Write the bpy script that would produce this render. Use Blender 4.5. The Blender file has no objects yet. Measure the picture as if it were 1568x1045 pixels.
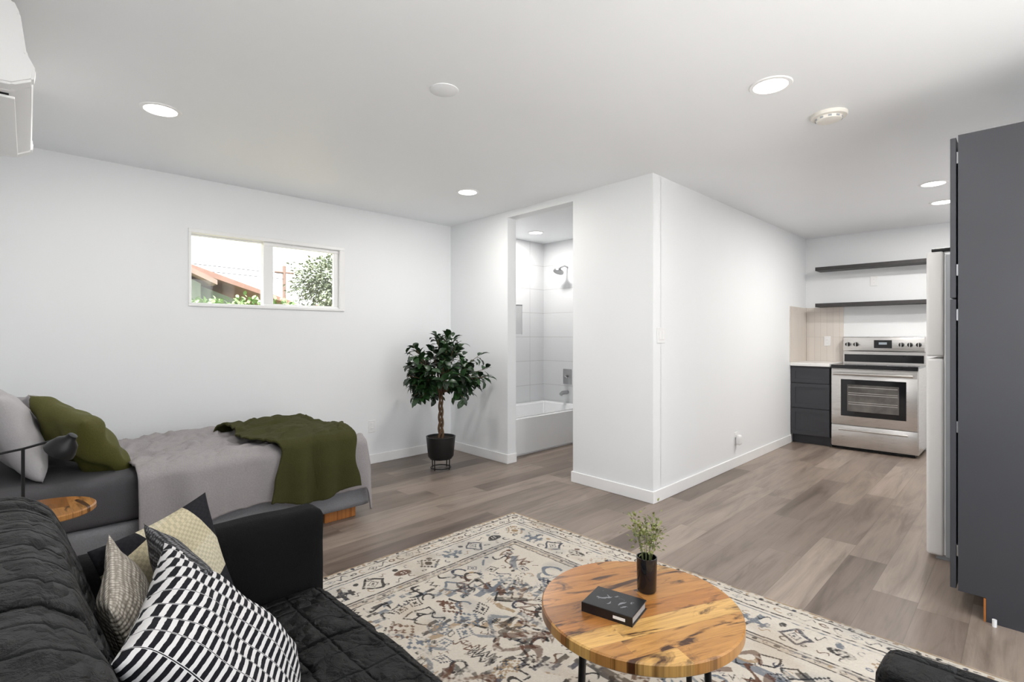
import bpy, bmesh, math, random
import numpy as np
from mathutils import Vector, Matrix, Euler, noise
random.seed(7); rng=np.random.default_rng(7)
D=bpy.data; SC=bpy.context.scene
CH=2.43

# ------------------------------------------------------------------ helpers
def lin(c):
    return tuple(((x/12.92) if x<=0.04045 else ((x+0.055)/1.055)**2.4) for x in c)
def rgb(r,g,b): return lin((r/255,g/255,b/255))
class NT:
    def __init__(s,name):
        s.m=D.materials.new(name); s.m.use_nodes=True; s.t=s.m.node_tree
        s.b=s.t.nodes['Principled BSDF']; s._c=None
    def new(s,ty,**k):
        n=s.t.nodes.new(ty)
        for a,v in k.items(): setattr(n,a,v)
        return n
    def link(s,a,b): s.t.links.new(a,b)
    def set(s,sock,v):
        if isinstance(v,bpy.types.NodeSocket): s.link(v,sock)
        else:
            if sock.type=='RGBA' and len(v)==3: v=(*v,1)
            sock.default_value=v
    def co(s):
        if not s._c: s._c=s.new('ShaderNodeTexCoord').outputs['Object']
        return s._c
    def pos(s): return s.new('ShaderNodeNewGeometry').outputs['Position']
    def sep(s,v):
        n=s.new('ShaderNodeSeparateXYZ'); s.link(v,n.inputs[0]); return n.outputs
    def comb(s,x,y,z):
        n=s.new('ShaderNodeCombineXYZ')
        for i,v in enumerate((x,y,z)): s.set(n.inputs[i],v)
        return n.outputs[0]
    def math(s,op,a,b=0.0,c=0.0):
        n=s.new('ShaderNodeMath',operation=op)
        s.set(n.inputs[0],a); s.set(n.inputs[1],b); s.set(n.inputs[2],c)
        return n.outputs[0]
    def scale(s,v,sc):
        n=s.new('ShaderNodeVectorMath',operation='MULTIPLY'); s.set(n.inputs[0],v); s.set(n.inputs[1],sc); return n.outputs[0]
    def noise(s,v,sc,det=4,rough=.55,dist=0):
        n=s.new('ShaderNodeTexNoise'); s.link(v,n.inputs['Vector'])
        n.inputs['Scale'].default_value=sc; n.inputs['Detail'].default_value=det
        n.inputs['Roughness'].default_value=rough; n.inputs['Distortion'].default_value=dist
        return n.outputs['Fac']
    def white(s,v):
        n=s.new('ShaderNodeTexWhiteNoise'); s.link(v,n.inputs['Vector']); return n.outputs['Value']
    def ramp(s,f,stops,interp='LINEAR'):
        n=s.new('ShaderNodeValToRGB'); n.color_ramp.interpolation=interp
        e=n.color_ramp.elements
        while len(e)<len(stops): e.new(.5)
        for i,(p,c) in enumerate(stops):
            e[i].position=p; e[i].color=(*c,1)
        s.link(f,n.inputs[0]); return n.outputs[0]
    def mix(s,f,a,b,bt='MIX'):
        n=s.new('ShaderNodeMix',data_type='RGBA',blend_type=bt)
        s.set(n.inputs[0],f); s.set(n.inputs[6],a); s.set(n.inputs[7],b); return n.outputs[2]
    def bump(s,h,st=.3,d=.01):
        n=s.new('ShaderNodeBump'); n.inputs['Strength'].default_value=st; n.inputs['Distance'].default_value=d
        s.link(h,n.inputs['Height']); s.link(n.outputs[0],s.b.inputs['Normal'])
    def out(s,col=None,rough=None,metal=None,**k):
        if col is not None: s.set(s.b.inputs['Base Color'],col)
        if rough is not None: s.set(s.b.inputs['Roughness'],rough)
        if metal is not None: s.b.inputs['Metallic'].default_value=metal
        for a,v in k.items(): s.set(s.b.inputs[a.replace('_',' ')],v)
        return s.m

def simple(name,c,rough=.5,metal=0,var=.06,nsc=8,bump=0,bsc=200,bd=.002,**k):
    n=NT(name); f=n.noise(n.co(),nsc)
    lo=tuple(x*(1-var) for x in c); hi=tuple(min(1,x*(1+var)) for x in c)
    col=n.ramp(f,[(.3,lo),(.7,hi)])
    if bump: n.bump(n.noise(n.co(),bsc,3),bump,bd)
    return n.out(col,rough,metal,**k)

def addobj(name,me,mat=None,parent=None,smooth=False):
    o=D.objects.new(name,me); SC.collection.objects.link(o)
    if mat: me.materials.append(mat)
    if parent: o.parent=parent
    if smooth:
        for p in me.polygons: p.use_smooth=True
    return o
def empty(name,loc=(0,0,0),rot=(0,0,0)):
    e=D.objects.new(name,None); e.empty_display_size=.1; e.location=loc; e.rotation_euler=rot
    SC.collection.objects.link(e); return e
def box(name,lo,hi,mat,parent=None,bev=0,seg=2):
    lo=Vector(lo);hi=Vector(hi);c=(lo+hi)/2;s=hi-lo
    bm=bmesh.new(); bmesh.ops.create_cube(bm,size=1)
    bmesh.ops.scale(bm,vec=s,verts=bm.verts)
    if bev: bmesh.ops.bevel(bm,geom=bm.edges[:],offset=bev,segments=seg,affect='EDGES',profile=.5)
    me=D.meshes.new(name); bm.to_mesh(me); bm.free()
    o=addobj(name,me,mat,parent); o.location=c
    if bev:
        for p in me.polygons: p.use_smooth=True
        try:
            me.set_sharp_from_angle(angle=math.radians(35))
        except Exception: pass
    return o
def multibox(name,boxes,mat,parent=None):
    bm=bmesh.new()
    for lo,hi in boxes:
        lo=Vector(lo);hi=Vector(hi)
        r=bmesh.ops.create_cube(bm,size=1)
        bmesh.ops.scale(bm,vec=hi-lo,verts=r['verts']); bmesh.ops.translate(bm,vec=(lo+hi)/2,verts=r['verts'])
    me=D.meshes.new(name); bm.to_mesh(me); bm.free()
    return addobj(name,me,mat,parent)
def lathe(name,prof,mat,parent=None,loc=(0,0,0),n=48,smooth=True,ang=40):
    vs=[];fs=[]
    for r,z in prof:
        for i in range(n):
            a=2*math.pi*i/n; vs.append((r*math.cos(a),r*math.sin(a),z))
    for k in range(len(prof)-1):
        for i in range(n):
            j=(i+1)%n; fs.append((k*n+i,k*n+j,(k+1)*n+j,(k+1)*n+i))
    me=D.meshes.new(name); me.from_pydata(vs,[],fs)
    bm=bmesh.new(); bm.from_mesh(me); bmesh.ops.remove_doubles(bm,verts=bm.verts,dist=1e-6)
    bmesh.ops.recalc_face_normals(bm,faces=bm.faces); bm.to_mesh(me); bm.free()
    o=addobj(name,me,mat,parent,smooth); o.location=loc
    try: me.set_sharp_from_angle(angle=math.radians(ang))
    except Exception: pass
    return o
def tube(name,pts,r,mat,parent=None,res=6,cyc=False):
    cu=D.curves.new(name,'CURVE'); cu.dimensions='3D'; cu.bevel_depth=r; cu.bevel_resolution=3; cu.use_fill_caps=True
    sp=cu.splines.new('POLY'); sp.points.add(len(pts)-1); sp.use_cyclic_u=cyc
    for i,p in enumerate(pts):
        sp.points[i].co=(p[0],p[1],p[2],1)
        if len(p)>3: sp.points[i].radius=p[3]
    dg=D.objects.new(name+'_c',cu); SC.collection.objects.link(dg)
    bpy.context.view_layer.update()
    me=D.meshes.new_from_object(dg.evaluated_get(bpy.context.evaluated_depsgraph_get()))
    D.objects.remove(dg); me.name=name; me.materials.clear()
    return addobj(name,me,mat,parent,True)
def rbox(name,lo,hi,r,mat,parent=None,n=(16,16,8),amp=0,sc=6,puff=0,fn=None):
    """rounded, slightly lumpy upholstered box"""
    lo=Vector(lo);hi=Vector(hi);c=(lo+hi)/2;h=(hi-lo)/2
    vd={};vs=[];fs=[]
    def vid(p):
        k=tuple(round(x,5) for x in p)
        if k not in vd: vd[k]=len(vs); vs.append(Vector(p))
        return vd[k]
    for ax in range(3):
        a,b=(ax+1)%3,(ax+2)%3
        for sg in (-1,1):
            for i in range(n[a]):
                for j in range(n[b]):
                    q=[]
                    for di,dj in ((0,0),(1,0),(1,1),(0,1)):
                        p=[0,0,0];p[ax]=sg*h[ax]
                        p[a]=-h[a]+2*h[a]*(i+di)/n[a];p[b]=-h[b]+2*h[b]*(j+dj)/n[b]
                        q.append(vid(p))
                    fs.append(q if sg>0 else q[::-1])
    out=[]
    for p in vs:
        inn=Vector([max(-(h[k]-r),min(h[k]-r,p[k])) for k in range(3)])
        d=p-inn; nn=d.normalized() if d.length>1e-9 else Vector((0,0,1))
        q=inn+nn*r
        if puff: 
            w=1
            for k in range(3):
                if abs(nn[k])<.9: w*=max(0,1-(p[k]/h[k])**2)**.5
            q+=nn*puff*w
        if amp: q+=nn*amp*noise.noise((q+c)*sc)
        if fn: q=fn(q,nn,h)
        out.append(q)
    me=D.meshes.new(name); me.from_pydata([tuple(v) for v in out],[],fs)
    o=addobj(name,me,mat,parent,True); o.location=c
    return o
def pillow(name,w,h,t,mat,loc,xd,yd,parent=None,n=40,wr=.008,seed=0):
    vs=[];idx={};fs=[]
    for s in (1,-1):
        for i in range(n+1):
            for j in range(n+1):
                u=-1+2*i/n;v=-1+2*j/n
                edge=(i in(0,n) or j in(0,n))
                if s==-1 and edge: idx[(s,i,j)]=idx[(1,i,j)];continue
                x=u*w/2*(1-.07*(1-v*v));y=v*h/2*(1-.07*(1-u*u))
                z=s*t/2*((1-u**4)*(1-v**4))**.5*(.75+.25*(1-u*u)*(1-v*v)) if not edge else 0
                if not edge: z+=wr*noise.noise(Vector((x*9+seed,y*9,s*3+seed)))*min(1,(1-max(abs(u),abs(v)))*6)*2
                idx[(s,i,j)]=len(vs);vs.append((x,y,z))
        for i in range(n):
            for j in range(n):
                q=[idx[(s,i,j)],idx[(s,i+1,j)],idx[(s,i+1,j+1)],idx[(s,i,j+1)]]
                fs.append(q if s>0 else q[::-1])
    me=D.meshes.new(name);me.from_pydata(vs,[],fs)
    o=addobj(name,me,mat,parent,True)
    xd=Vector(xd).normalized(); yd=Vector(yd); yd=(yd-xd*yd.dot(xd)).normalized(); zd=xd.cross(yd)
    m=Matrix((xd,yd,zd)).transposed(); o.rotation_euler=m.to_euler(); o.location=loc
    return o
def leaves(name,items,mat,parent=None):
    """items: list of (pos,dir,normal,len,width) -> one mesh of folded leaf blades"""
    vs=[];fs=[]
    for p,d,nn,L,W in items:
        d=Vector(d).normalized();s=d.cross(Vector(nn))
        if s.length<1e-4: s=Vector((1,0,0))
        s.normalize();up=s.cross(d)
        b=len(vs);p=Vector(p)
        prof=[(0,0,0),(.18,.55,0),(.45,1,.03),(.75,.72,-.02),(1,0,-.16)]
        for t,wd,z in prof:
            c=p+d*L*t+up*L*z
            if wd==0: vs.append(c)
            else:
                vs.append(c+s*W*.5*wd+up*W*.12*wd);vs.append(c);vs.append(c-s*W*.5*wd+up*W*.12*wd)
        fs+= [(b,b+1,b+2),(b,b+2,b+3)]
        for k in (1,4): fs+=[(b+k,b+k+3,b+k+4,b+k+1),(b+k+1,b+k+4,b+k+5,b+k+2)]
        fs+=[(b+7,b+10,b+8),(b+8,b+10,b+9)]
    me=D.meshes.new(name);me.from_pydata([tuple(v) for v in vs],[],fs)
    return addobj(name,me,mat,parent,True)

# ------------------------------------------------------------------ materials
def m_wall(name,c):
    n=NT(name); f=n.noise(n.pos(),1.5,3)
    col=n.ramp(f,[(.3,tuple(x*.985 for x in c)),(.7,c)])
    n.bump(n.noise(n.pos(),140,3),.06,.002)
    return n.out(col,.62)
M_wall=m_wall('white_wall_paint',(.845,.86,.875))
M_ceil=m_wall('ceiling_paint',(.89,.905,.925))
M_ceil.node_tree.nodes['Principled BSDF'].inputs['Roughness'].default_value=.45
M_trim=simple('white_semigloss_trim',(.89,.89,.89),.35,var=.01)
M_vinyl=simple('white_vinyl',(.88,.88,.88),.3,var=.01)
M_char=simple('charcoal_cabinet_paint',rgb(57,58,63),.42,var=.05,nsc=3)
M_blk=simple('black_metal',(.008,.008,.009),.4,.3,var=.2)
n=NT('brushed_stainless'); p=n.scale(n.co(),(3,3,220)); f=n.noise(p,3,3)
M_steel=n.out(n.ramp(f,[(.3,(.62,.60,.58)),(.7,(.76,.74,.72))]),n.math('MULTIPLY_ADD',f,.2,.2),1.0)
M_glassblk=simple('black_glass',(.012,.012,.014),.08,var=.1)
M_chrome=simple('brushed_nickel',(.45,.45,.46),.3,1,var=.03)
M_plastic=simple('white_plastic',(.84,.84,.84),.4,var=.01)
M_fridge=simple('fridge_white_enamel',(.88,.87,.86),.3,var=.01,bump=.05,bsc=400)
M_fridgeside=simple('fridge_grey_side',(.36,.38,.41),.4,var=.03)
M_porc=simple('tub_porcelain',(.86,.87,.88),.15,var=.01)
M_count=simple('white_quartz',(.85,.845,.83),.2,var=.03,nsc=20)

# floor planks (run along Y)
n=NT('vinyl_plank_floor'); s=n.sep(n.pos())
W_,L_=.178,1.22
row=n.math('FLOOR',n.math('DIVIDE',s[0],W_))
off=n.math('MULTIPLY',n.white(n.comb(row,3.3,0)),L_)
yy=n.math('DIVIDE',n.math('ADD',s[1],off),L_)
idx=n.math('FLOOR',yy)
rnd=n.white(n.comb(row,idx,1.7))
gv=n.comb(n.math('ADD',n.math('MULTIPLY',s[0],11),n.math('MULTIPLY',rnd,40)),n.math('MULTIPLY',s[1],1.3),n.math('MULTIPLY',rnd,9))
g1=n.noise(gv,1.0,6,.62,.8)
gv2=n.comb(n.math('MULTIPLY',s[0],120),n.math('MULTIPLY',s[1],3),rnd)
g2=n.noise(gv2,1.0,3,.6)
base=n.ramp(rnd,[(0,rgb(106,93,84)),(.35,rgb(138,123,112)),(.7,rgb(156,141,129)),(1,rgb(122,108,98))])
grain=n.ramp(g1,[(.28,(.52,.50,.48)),(.5,(.95,.95,.95)),(.75,(1.2,1.2,1.21))])
c1=n.mix(1.0,base,grain,'MULTIPLY')
c2=n.mix(.35,c1,n.ramp(g2,[(.3,(.72,.7,.68)),(.65,(1.08,1.08,1.08))]),'MULTIPLY')
fx=n.math('FRACT',n.math('DIVIDE',s[0],W_)); fy=n.math('FRACT',yy)
sx=n.math('LESS_THAN',n.math('MINIMUM',fx,n.math('SUBTRACT',1,fx)),.008)
sy=n.math('LESS_THAN',n.math('MINIMUM',fy,n.math('SUBTRACT',1,fy)),.0012)
seam=n.math('MAXIMUM',sx,sy)
col=n.mix(n.math('MULTIPLY',seam,.45),c2,(.10,.085,.07,1))
n.bump(n.math('SUBTRACT',n.math('MULTIPLY',g2,.25),seam),.12,.002)
M_floor=n.out(col,n.math('MULTIPLY_ADD',g1,.15,.30))

def m_tile(name,a,b,tw,th,c,grout,gw,ao=0,bo=0,rough=.2,vary=.03,brick=0):
    n=NT(name); s=n.sep(n.pos())
    v=n.math('DIVIDE',n.math('ADD',s[b],bo),th); r=n.math('FLOOR',v)
    u=n.math('ADD',n.math('DIVIDE',n.math('ADD',s[a],ao),tw),n.math('MULTIPLY',n.math('MODULO',r,2),brick))
    fu=n.math('FRACT',u);fv=n.math('FRACT',v)
    du=n.math('MULTIPLY',n.math('MINIMUM',fu,n.math('SUBTRACT',1,fu)),tw)
    dv=n.math('MULTIPLY',n.math('MINIMUM',fv,n.math('SUBTRACT',1,fv)),th)
    g=n.math('LESS_THAN',n.math('MINIMUM',du,dv),gw)
    rd=n.white(n.comb(n.math('FLOOR',u),r,.5))
    tc=n.ramp(rd,[(0,tuple(x*(1-vary) for x in c)),(1,c)])
    n.bump(n.math('SUBTRACT',1,g),.3,.002)
    return n.out(n.mix(g,tc,grout),n.math('MULTIPLY_ADD',g,.5,rough))
M_tileL=m_tile('bath_tile_side',1,2,.61,.305,(.73,.74,.755),(.50,.50,.50),.003,ao=.1)
M_tileF=m_tile('bath_tile_end',0,2,.61,.305,(.71,.72,.735),(.50,.50,.50),.003,ao=.25)
M_splashB=m_tile('beige_backsplash_back',0,2,.066,.30,rgb(222,214,206),rgb(198,190,182),.002,bo=-.02,vary=.05)
M_splashS=m_tile('beige_backsplash_side',1,2,.066,.30,rgb(214,205,196),rgb(190,182,174),.002,bo=-.02,vary=.05)

def m_wood(name,c1,c2,c3,pw=.055,rough=.3,seg=.33,k1=.55,k2=.66):
    n=NT(name); s=n.sep(n.co()); a,b=0,1
    row=n.math('FLOOR',n.math('DIVIDE',s[b],pw))
    r=n.white(n.comb(row,2.2,.4))
    sg=n.math('FLOOR',n.math('ADD',n.math('DIVIDE',s[a],seg),n.math('MULTIPLY',r,3)))
    r2=n.white(n.comb(row,sg,.9))
    g=n.noise(n.comb(n.math('MULTIPLY',s[a],3.2),n.math('ADD',n.math('MULTIPLY',s[b],30),n.math('MULTIPLY',r2,30)),r2),1,6,.68,1.6)
    fine=n.noise(n.comb(n.math('MULTIPLY',s[a],10),n.math('MULTIPLY',s[b],260),r2),1,2)
    base=n.ramp(r2,[(0,c1),(.3,c2),(.55,tuple((x+y)/2 for x,y in zip(c1,c2))),(.8,c1),(1,tuple(x*.6+y*.4 for x,y in zip(c2,c3)))])
    knots=n.noise(n.comb(n.math('MULTIPLY',s[a],3.5),n.math('MULTIPLY',s[b],14),n.math('MULTIPLY',r2,7)),1,5,.6,1.4)
    c=n.mix(n.ramp(knots,[(k1,(0,0,0)),(k2,(1,1,1))]),base,c3)
    c=n.mix(1,c,n.ramp(g,[(.3,(.46,.38,.30)),(.48,(.9,.87,.84)),(.75,(1.12,1.12,1.12))]),'MULTIPLY')
    c=n.mix(.4,c,n.ramp(fine,[(.3,(.6,.55,.5)),(.6,(1,1,1))]),'MULTIPLY')
    line=n.math('LESS_THAN',n.math('FRACT',n.math('DIVIDE',s[b],pw)),.02)
    c=n.mix(n.math('MULTIPLY',line,.5),c,c3)
    return n.out(c,rough)
M_table=m_wood('acacia_table_top',rgb(210,168,100),rgb(172,116,60),rgb(72,42,22),pw=.072,seg=.55,k1=.53,k2=.62)
M_oak=m_wood('warm_oak_legs',rgb(190,128,70),rgb(168,108,54),rgb(140,84,40),pw=.5)

def m_fabric(name,c,var=.15,sc=900,bump=.4,rough=.95,c2=None,blot=6,spec=.5):
    n=NT(name); f=n.noise(n.co(),sc*.25,2); f2=n.noise(n.co(),blot,4)
    lo=tuple(x*(1-var) for x in c); hi=tuple(min(1,x*(1+var)) for x in (c2 or c))
    col=n.mix(n.math('MULTIPLY_ADD',f,.6,n.math('MULTIPLY',f2,.4)),lo,hi)
    n.bump(n.math('ADD',f,n.math('MULTIPLY',f2,1.5)),bump,.004)
    return n.out(col,rough,Specular_IOR_Level=spec)
M_mattress=m_fabric('dark_grey_sheet',rgb(80,79,82),.2)
M_bedbase=m_fabric('light_grey_bed_base',rgb(124,124,128),.35,600)
M_duvet=m_fabric('grey_melange_duvet',rgb(150,145,146),.24,500)
M_throw=m_fabric('olive_throw',rgb(62,62,33),.35,700,.8,spec=.2)
M_olive=m_fabric('olive_velvet',rgb(80,79,35),.3,500,.3,.7,spec=.3)
M_wpillow=m_fabric('white_linen_pillow',rgb(176,173,175),.08,400,.3)
n=NT('black_crinkle_fabric')
v=n.new('ShaderNodeTexVoronoi',feature='F1')
nc=n.new('ShaderNodeTexNoise'); n.link(n.co(),nc.inputs['Vector']); nc.inputs['Scale'].default_value=9
va=n.new('ShaderNodeVectorMath',operation='MULTIPLY_ADD'); n.link(nc.outputs['Color'],va.inputs[0]); va.inputs[1].default_value=(.09,.09,.09); n.link(n.scale(n.co(),(1,1.3,2.1)),va.inputs[2])
n.link(va.outputs[0],v.inputs['Vector']); v.inputs['Scale'].default_value=17
f=n.noise(n.scale(n.co(),(1,1,1.8)),30,4,.6,1.5); fine=n.noise(n.co(),420,2)
hh=n.math('ADD',n.math('MULTIPLY',v.outputs['Distance'],-1.8),n.math('ADD',n.math('MULTIPLY',f,.9),n.math('MULTIPLY',fine,.12)))
s=n.sep(n.co())
for ax_,sp_ in ((s[0],.095),(n.math('ADD',s[1],s[2]),.095)):   # stitched channels
    dd_=n.math('ABSOLUTE',n.math('MULTIPLY_ADD',n.math('FRACT',n.math('DIVIDE',n.math('ADD',ax_,n.math('MULTIPLY',f,.012)),sp_)),2,-1))
    hh=n.math('SUBTRACT',hh,n.math('MULTIPLY',n.math('POWER',dd_,14),1.1))
n.bump(hh,1.0,.024)
M_sofa=n.out(n.ramp(f,[(.3,(.0022,.0022,.0024)),(.75,(.0055,.0055,.006))]),.52,Specular_IOR_Level=.26)
M_sofaarm=m_fabric('black_woven_fabric',(.004,.004,.0045),.35,700,.5,.85,spec=.15)
# striped pillow
n=NT('black_white_stripe_print'); s=n.sep(n.co())
cw=.044; u=n.math('DIVIDE',s[0],cw); cell=n.math('FLOOR',u); fu=n.math('FRACT',u)
r=n.math('MULTIPLY',n.white(n.comb(cell,1,1)),.9)
v=n.math('ADD',n.math('ADD',n.math('DIVIDE',s[1],.0175),r),n.math('MULTIPLY',fu,.35))
wob=n.math('MULTIPLY',n.math('SUBTRACT',n.noise(n.co(),60,2),.5),.2)
st=n.math('LESS_THAN',n.math('FRACT',n.math('ADD',v,wob)),.54)
bd=n.math('GREATER_THAN',n.math('MINIMUM',fu,n.math('SUBTRACT',1,fu)),.04)
k=n.math('MAXIMUM',n.math('MULTIPLY',st,bd),n.math('LESS_THAN',n.math('MINIMUM',fu,n.math('SUBTRACT',1,fu)),.018))
n.bump(n.noise(n.co(),300,2),.3,.002)
M_stripe=n.out(n.mix(k,(.62,.61,.61),(.007,.007,.010)),.9,Specular_IOR_Level=.2)
# patchwork
n=NT('patchwork_print'); s=n.sep(n.co())
du=n.math('ADD',s[0],n.math('MULTIPLY',s[1],.45))
iu=n.math('FLOOR',n.math('DIVIDE',n.math('ADD',du,.53),.125)); iv=n.math('FLOOR',n.math('DIVIDE',n.math('ADD',n.math('SUBTRACT',s[1],n.math('MULTIPLY',s[0],.3)),.5),.115))
r=n.white(n.comb(iu,iv,3.7))
c=n.ramp(r,[(0,rgb(36,36,40)),(.28,rgb(190,180,152)),(.52,rgb(90,89,92)),(.70,rgb(160,126,58)),(.78,rgb(196,188,164))],'CONSTANT')
ch=n.new('ShaderNodeTexChecker'); n.link(n.co(),ch.inputs[0]); ch.inputs['Scale'].default_value=130
c=n.mix(.3,c,n.mix(ch.outputs['Fac'],(.3,.3,.3),(1,1,1)),'MULTIPLY')
n.bump(ch.outputs['Fac'],.4,.002)
M_patch=n.out(c,.95,Specular_IOR_Level=.2)
def m_knit(name,c1,c2,sc):
    n=NT(name); w=n.new('ShaderNodeTexVoronoi'); n.link(n.co(),w.inputs['Vector']); w.inputs['Scale'].default_value=sc
    w.inputs['Randomness'].default_value=.25
    d=w.outputs['Distance']; n.bump(n.math('SUBTRACT',1,d),.9,.006)
    return n.out(n.ramp(d,[(.2,c1),(.6,c2)]),.95,Specular_IOR_Level=.2)
M_knit=m_knit('cream_knit',rgb(200,193,182),rgb(140,133,123),95)
M_gknit=m_knit('grey_knit',rgb(126,126,128),rgb(52,52,54),110)

# ------------------------------------------------------------------ room shell
XL,YF,XB,YK=-4.47,3.46,-1.945,7.10
WZ0,WZ1,WY0,WY1=1.457,2.046,1.022,2.275
YBK=-.14
multibox('floor',[((-4.62,-.30,-.08),(1.25,7.25,0))],M_floor)
box('ceiling',(-4.62,-.30,CH),(1.25,7.25,CH+.1),M_ceil)
multibox('sun_block_eave',[((1.251,-1.0,CH),(2.0,7.25,CH+.1)),((-4.62,-1.0,CH),(1.25,-.301,CH+.1))],M_trim)  # unseen overhang, added to keep direct sun out of the openings
multibox('wall_left',[((XL-.15,YBK,0),(XL,WY0,CH)),((XL-.15,WY1,0),(XL,5.15,CH)),
   ((XL-.15,WY0,0),(XL,WY1,WZ0)),((XL-.15,WY0,WZ1),(XL,WY1,CH))],M_wall)
DX0,DX1,DH=-3.54,-2.715,2.37
def skew(o):
    lx,ly,_=o.location
    for v in o.data.vertices: v.co.y+=-.045*(v.co.x+lx+3.1)
    return o
skew(multibox('wall_front',[((XL,YF,0),(DX0,YF+.115,CH)),((DX1,YF,0),(XB,YF+.115,CH)),((DX0,YF,DH),(DX1,YF+.115,CH))],M_wall))
multibox('wall_hall',[((XB-.117,YF+.06,0),(XB,YK,CH))],M_wall)
multibox('wall_kitchen',[((XB-.117,YK,0),(.57,YK+.15,CH))],M_wall)
multibox('wall_right_kitchen',[((.42,2.98,0),(.57,YK,CH))],M_wall)
multibox('wall_right_return',[((.42,2.86,0),(1.25,2.98,CH))],M_wall)
multibox('wall_right',[((1.10,-.29,0),(1.25,.15,CH)),((1.10,2.72,0),(1.25,2.86,CH)),((1.10,.15,2.22),(1.25,2.72,CH)),((1.10,.15,0),(1.25,2.72,.04))],M_wall)
multibox('wall_back',[((-4.62,YBK-.15,0),(-.20,YBK,CH)),((.95,YBK-.15,0),(1.10,YBK,CH)),((-.20,YBK-.15,2.15),(.95,YBK,CH))],M_wall)
NY0,NY1,NZ0,NZ1=4.32,4.64,1.25,1.62
TX=XL+.012; YT=3.62
multibox('wall_bath_tile_side',[((XL,YT,0),(TX,NY0,CH)),((XL,NY1,0),(TX,5.04,CH)),((XL,NY0,0),(TX,NY1,NZ0)),((XL,NY0,NZ1),(TX,NY1,CH))],M_tileL)
M_niche=simple('niche_shade_tile',(.50,.51,.52),.3,var=.03)  # shade of the recess put into a darker tile colour
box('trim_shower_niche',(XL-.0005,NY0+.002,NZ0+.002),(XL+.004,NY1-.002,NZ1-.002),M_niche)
multibox('wall_bath_tile_end',[((XL,5.04,0),(-3.60,5.15,CH))],M_tileF)
multibox('wall_bath_end',[((-3.60,5.04,0),(XB-.117,5.15,CH))],M_wall)
BH,BT=.09,.013
def bb(name,lo,hi): return box(name,lo,hi,M_trim,None,.003,1)
bb('baseboard_left',(XL,YBK,0),(XL+BT,YF+.05,BH))
skew(bb('baseboard_front',(XL+BT,YF-BT,0),(DX0,YF,BH)))
skew(bb('baseboard_front_right',(DX1-.0,YF-BT,0),(XB+BT,YF,BH)))
bb('baseboard_hall',(XB,YF-.05,0),(XB+BT,6.50,BH))
skew(bb('baseboard_door_jamb',(DX0,YF-BT,0),(DX0+BT,YF+.115,BH)))
skew(bb('baseboard_door_jamb_right',(DX1-BT,YF-BT,0),(DX1,YF+.115,BH)))

# ------------------------------------------------------------------ window
w=empty('window_1',(XL,0,0))
def wb(nm,y0,y1,z0,z1,x0,x1,m=M_vinyl): return box(nm,(x0,y0,z0),(x1,y1,z1),m,w,.003,1)
wb('frame_bottom',WY0,WY1,WZ0,WZ0+.022,-.10,.012); wb('frame_top',WY0,WY1,WZ1-.030,WZ1,-.10,.012)
wb('frame_left',WY0,WY0+.02,WZ0+.022,WZ1-.03,-.10,.012); wb('frame_right',WY1-.045,WY1,WZ0+.022,WZ1-.03,-.10,.012)
zb,zt_=WZ0+.022,WZ1-.030
ym0,ym1=1.572,1.650
def sash(tag,y0,y1,x0,x1,l,r,b,t):
    wb(tag+'_bottom',y0,y1,zb,zb+b,x0,x1);wb(tag+'_top',y0,y1,zt_-t,zt_,x0,x1)
    wb(tag+'_l',y0,y0+l,zb+b,zt_-t,x0,x1);wb(tag+'_r',y1-r,y1,zb+b,zt_-t,x0,x1)
sash('fixed_sash',WY0+.02,ym0+.03,-.095,-.06,.012,.03,.008,.012)
sash('sliding_sash',ym0,WY1-.045,-.055,-.02,ym1-ym0,.045,.022,.030)
wb('sill_track',WY0+.02,WY1-.045,zb-.001,zb+.006,-.06,0)
gm=NT('window_glass'); tr=gm.new('ShaderNodeBsdfTransparent'); gl=gm.new('ShaderNodeBsdfGlossy'); gl.inputs['Roughness'].default_value=.02
mx=gm.new('ShaderNodeMixShader'); mx.inputs[0].default_value=.04; gm.link(tr.outputs[0],mx.inputs[1]); gm.link(gl.outputs[0],mx.inputs[2])
gm.link(mx.outputs[0],gm.t.nodes['Material Output'].inputs[0])
box('glass_fixed',(-.080,WY0+.02,zb),(-.076,ym0+.02,zt_),gm.m,w); box('glass_slider',(-.040,ym0+.02,zb),(-.036,WY1-.06,zt_),gm.m,w)

# ------------------------------------------------------------------ exterior
M_grass=simple('dry_yard_ground',rgb(150,142,110),.9,var=.2,nsc=2)
box('yard_ground',(-60,-30,-.5),(-4.8,50,-.12),M_grass)
box('patio_bounce_ground',(-4.5,-14,-.5),(16,-.32,-.14),simple('pale_bounce_concrete',(.68,.66,.63),.8))  # unseen ground, made pale to bounce daylight up onto the ceiling
box('patio_bounce_ground_side',(1.27,-.31,-.5),(16,20,-.14),D.materials['pale_bounce_concrete'])  # same bounce surface, added outside the right-hand opening
M_rooft=simple('terracotta_roof',(.26,.185,.15),.8,var=.12,nsc=5)
M_stucco=simple('neighbor_stucco',(.14,.17,.115),.9,var=.1)
M_fascia=simple('roof_fascia',(.24,.14,.105),.7,var=.1)
nh=empty('neighbor_house',(0,0,0))
def prism(name,xs,prof,mat,parent):
    vs=[(xs[0],y,z) for y,z in prof]+[(xs[1],y,z) for y,z in prof];k=len(prof)
    fs=[tuple(range(k)),tuple(range(2*k-1,k-1,-1))]+[(i,(i+1)%k,(i+1)%k+k,i+k) for i in range(k)]
    me=D.meshes.new(name);me.from_pydata(vs,[],fs);bm=bmesh.new();bm.from_mesh(me);bmesh.ops.recalc_face_normals(bm,faces=bm.faces);bm.to_mesh(me);bm.free()
    return addobj(name,me,mat,parent)
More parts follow.
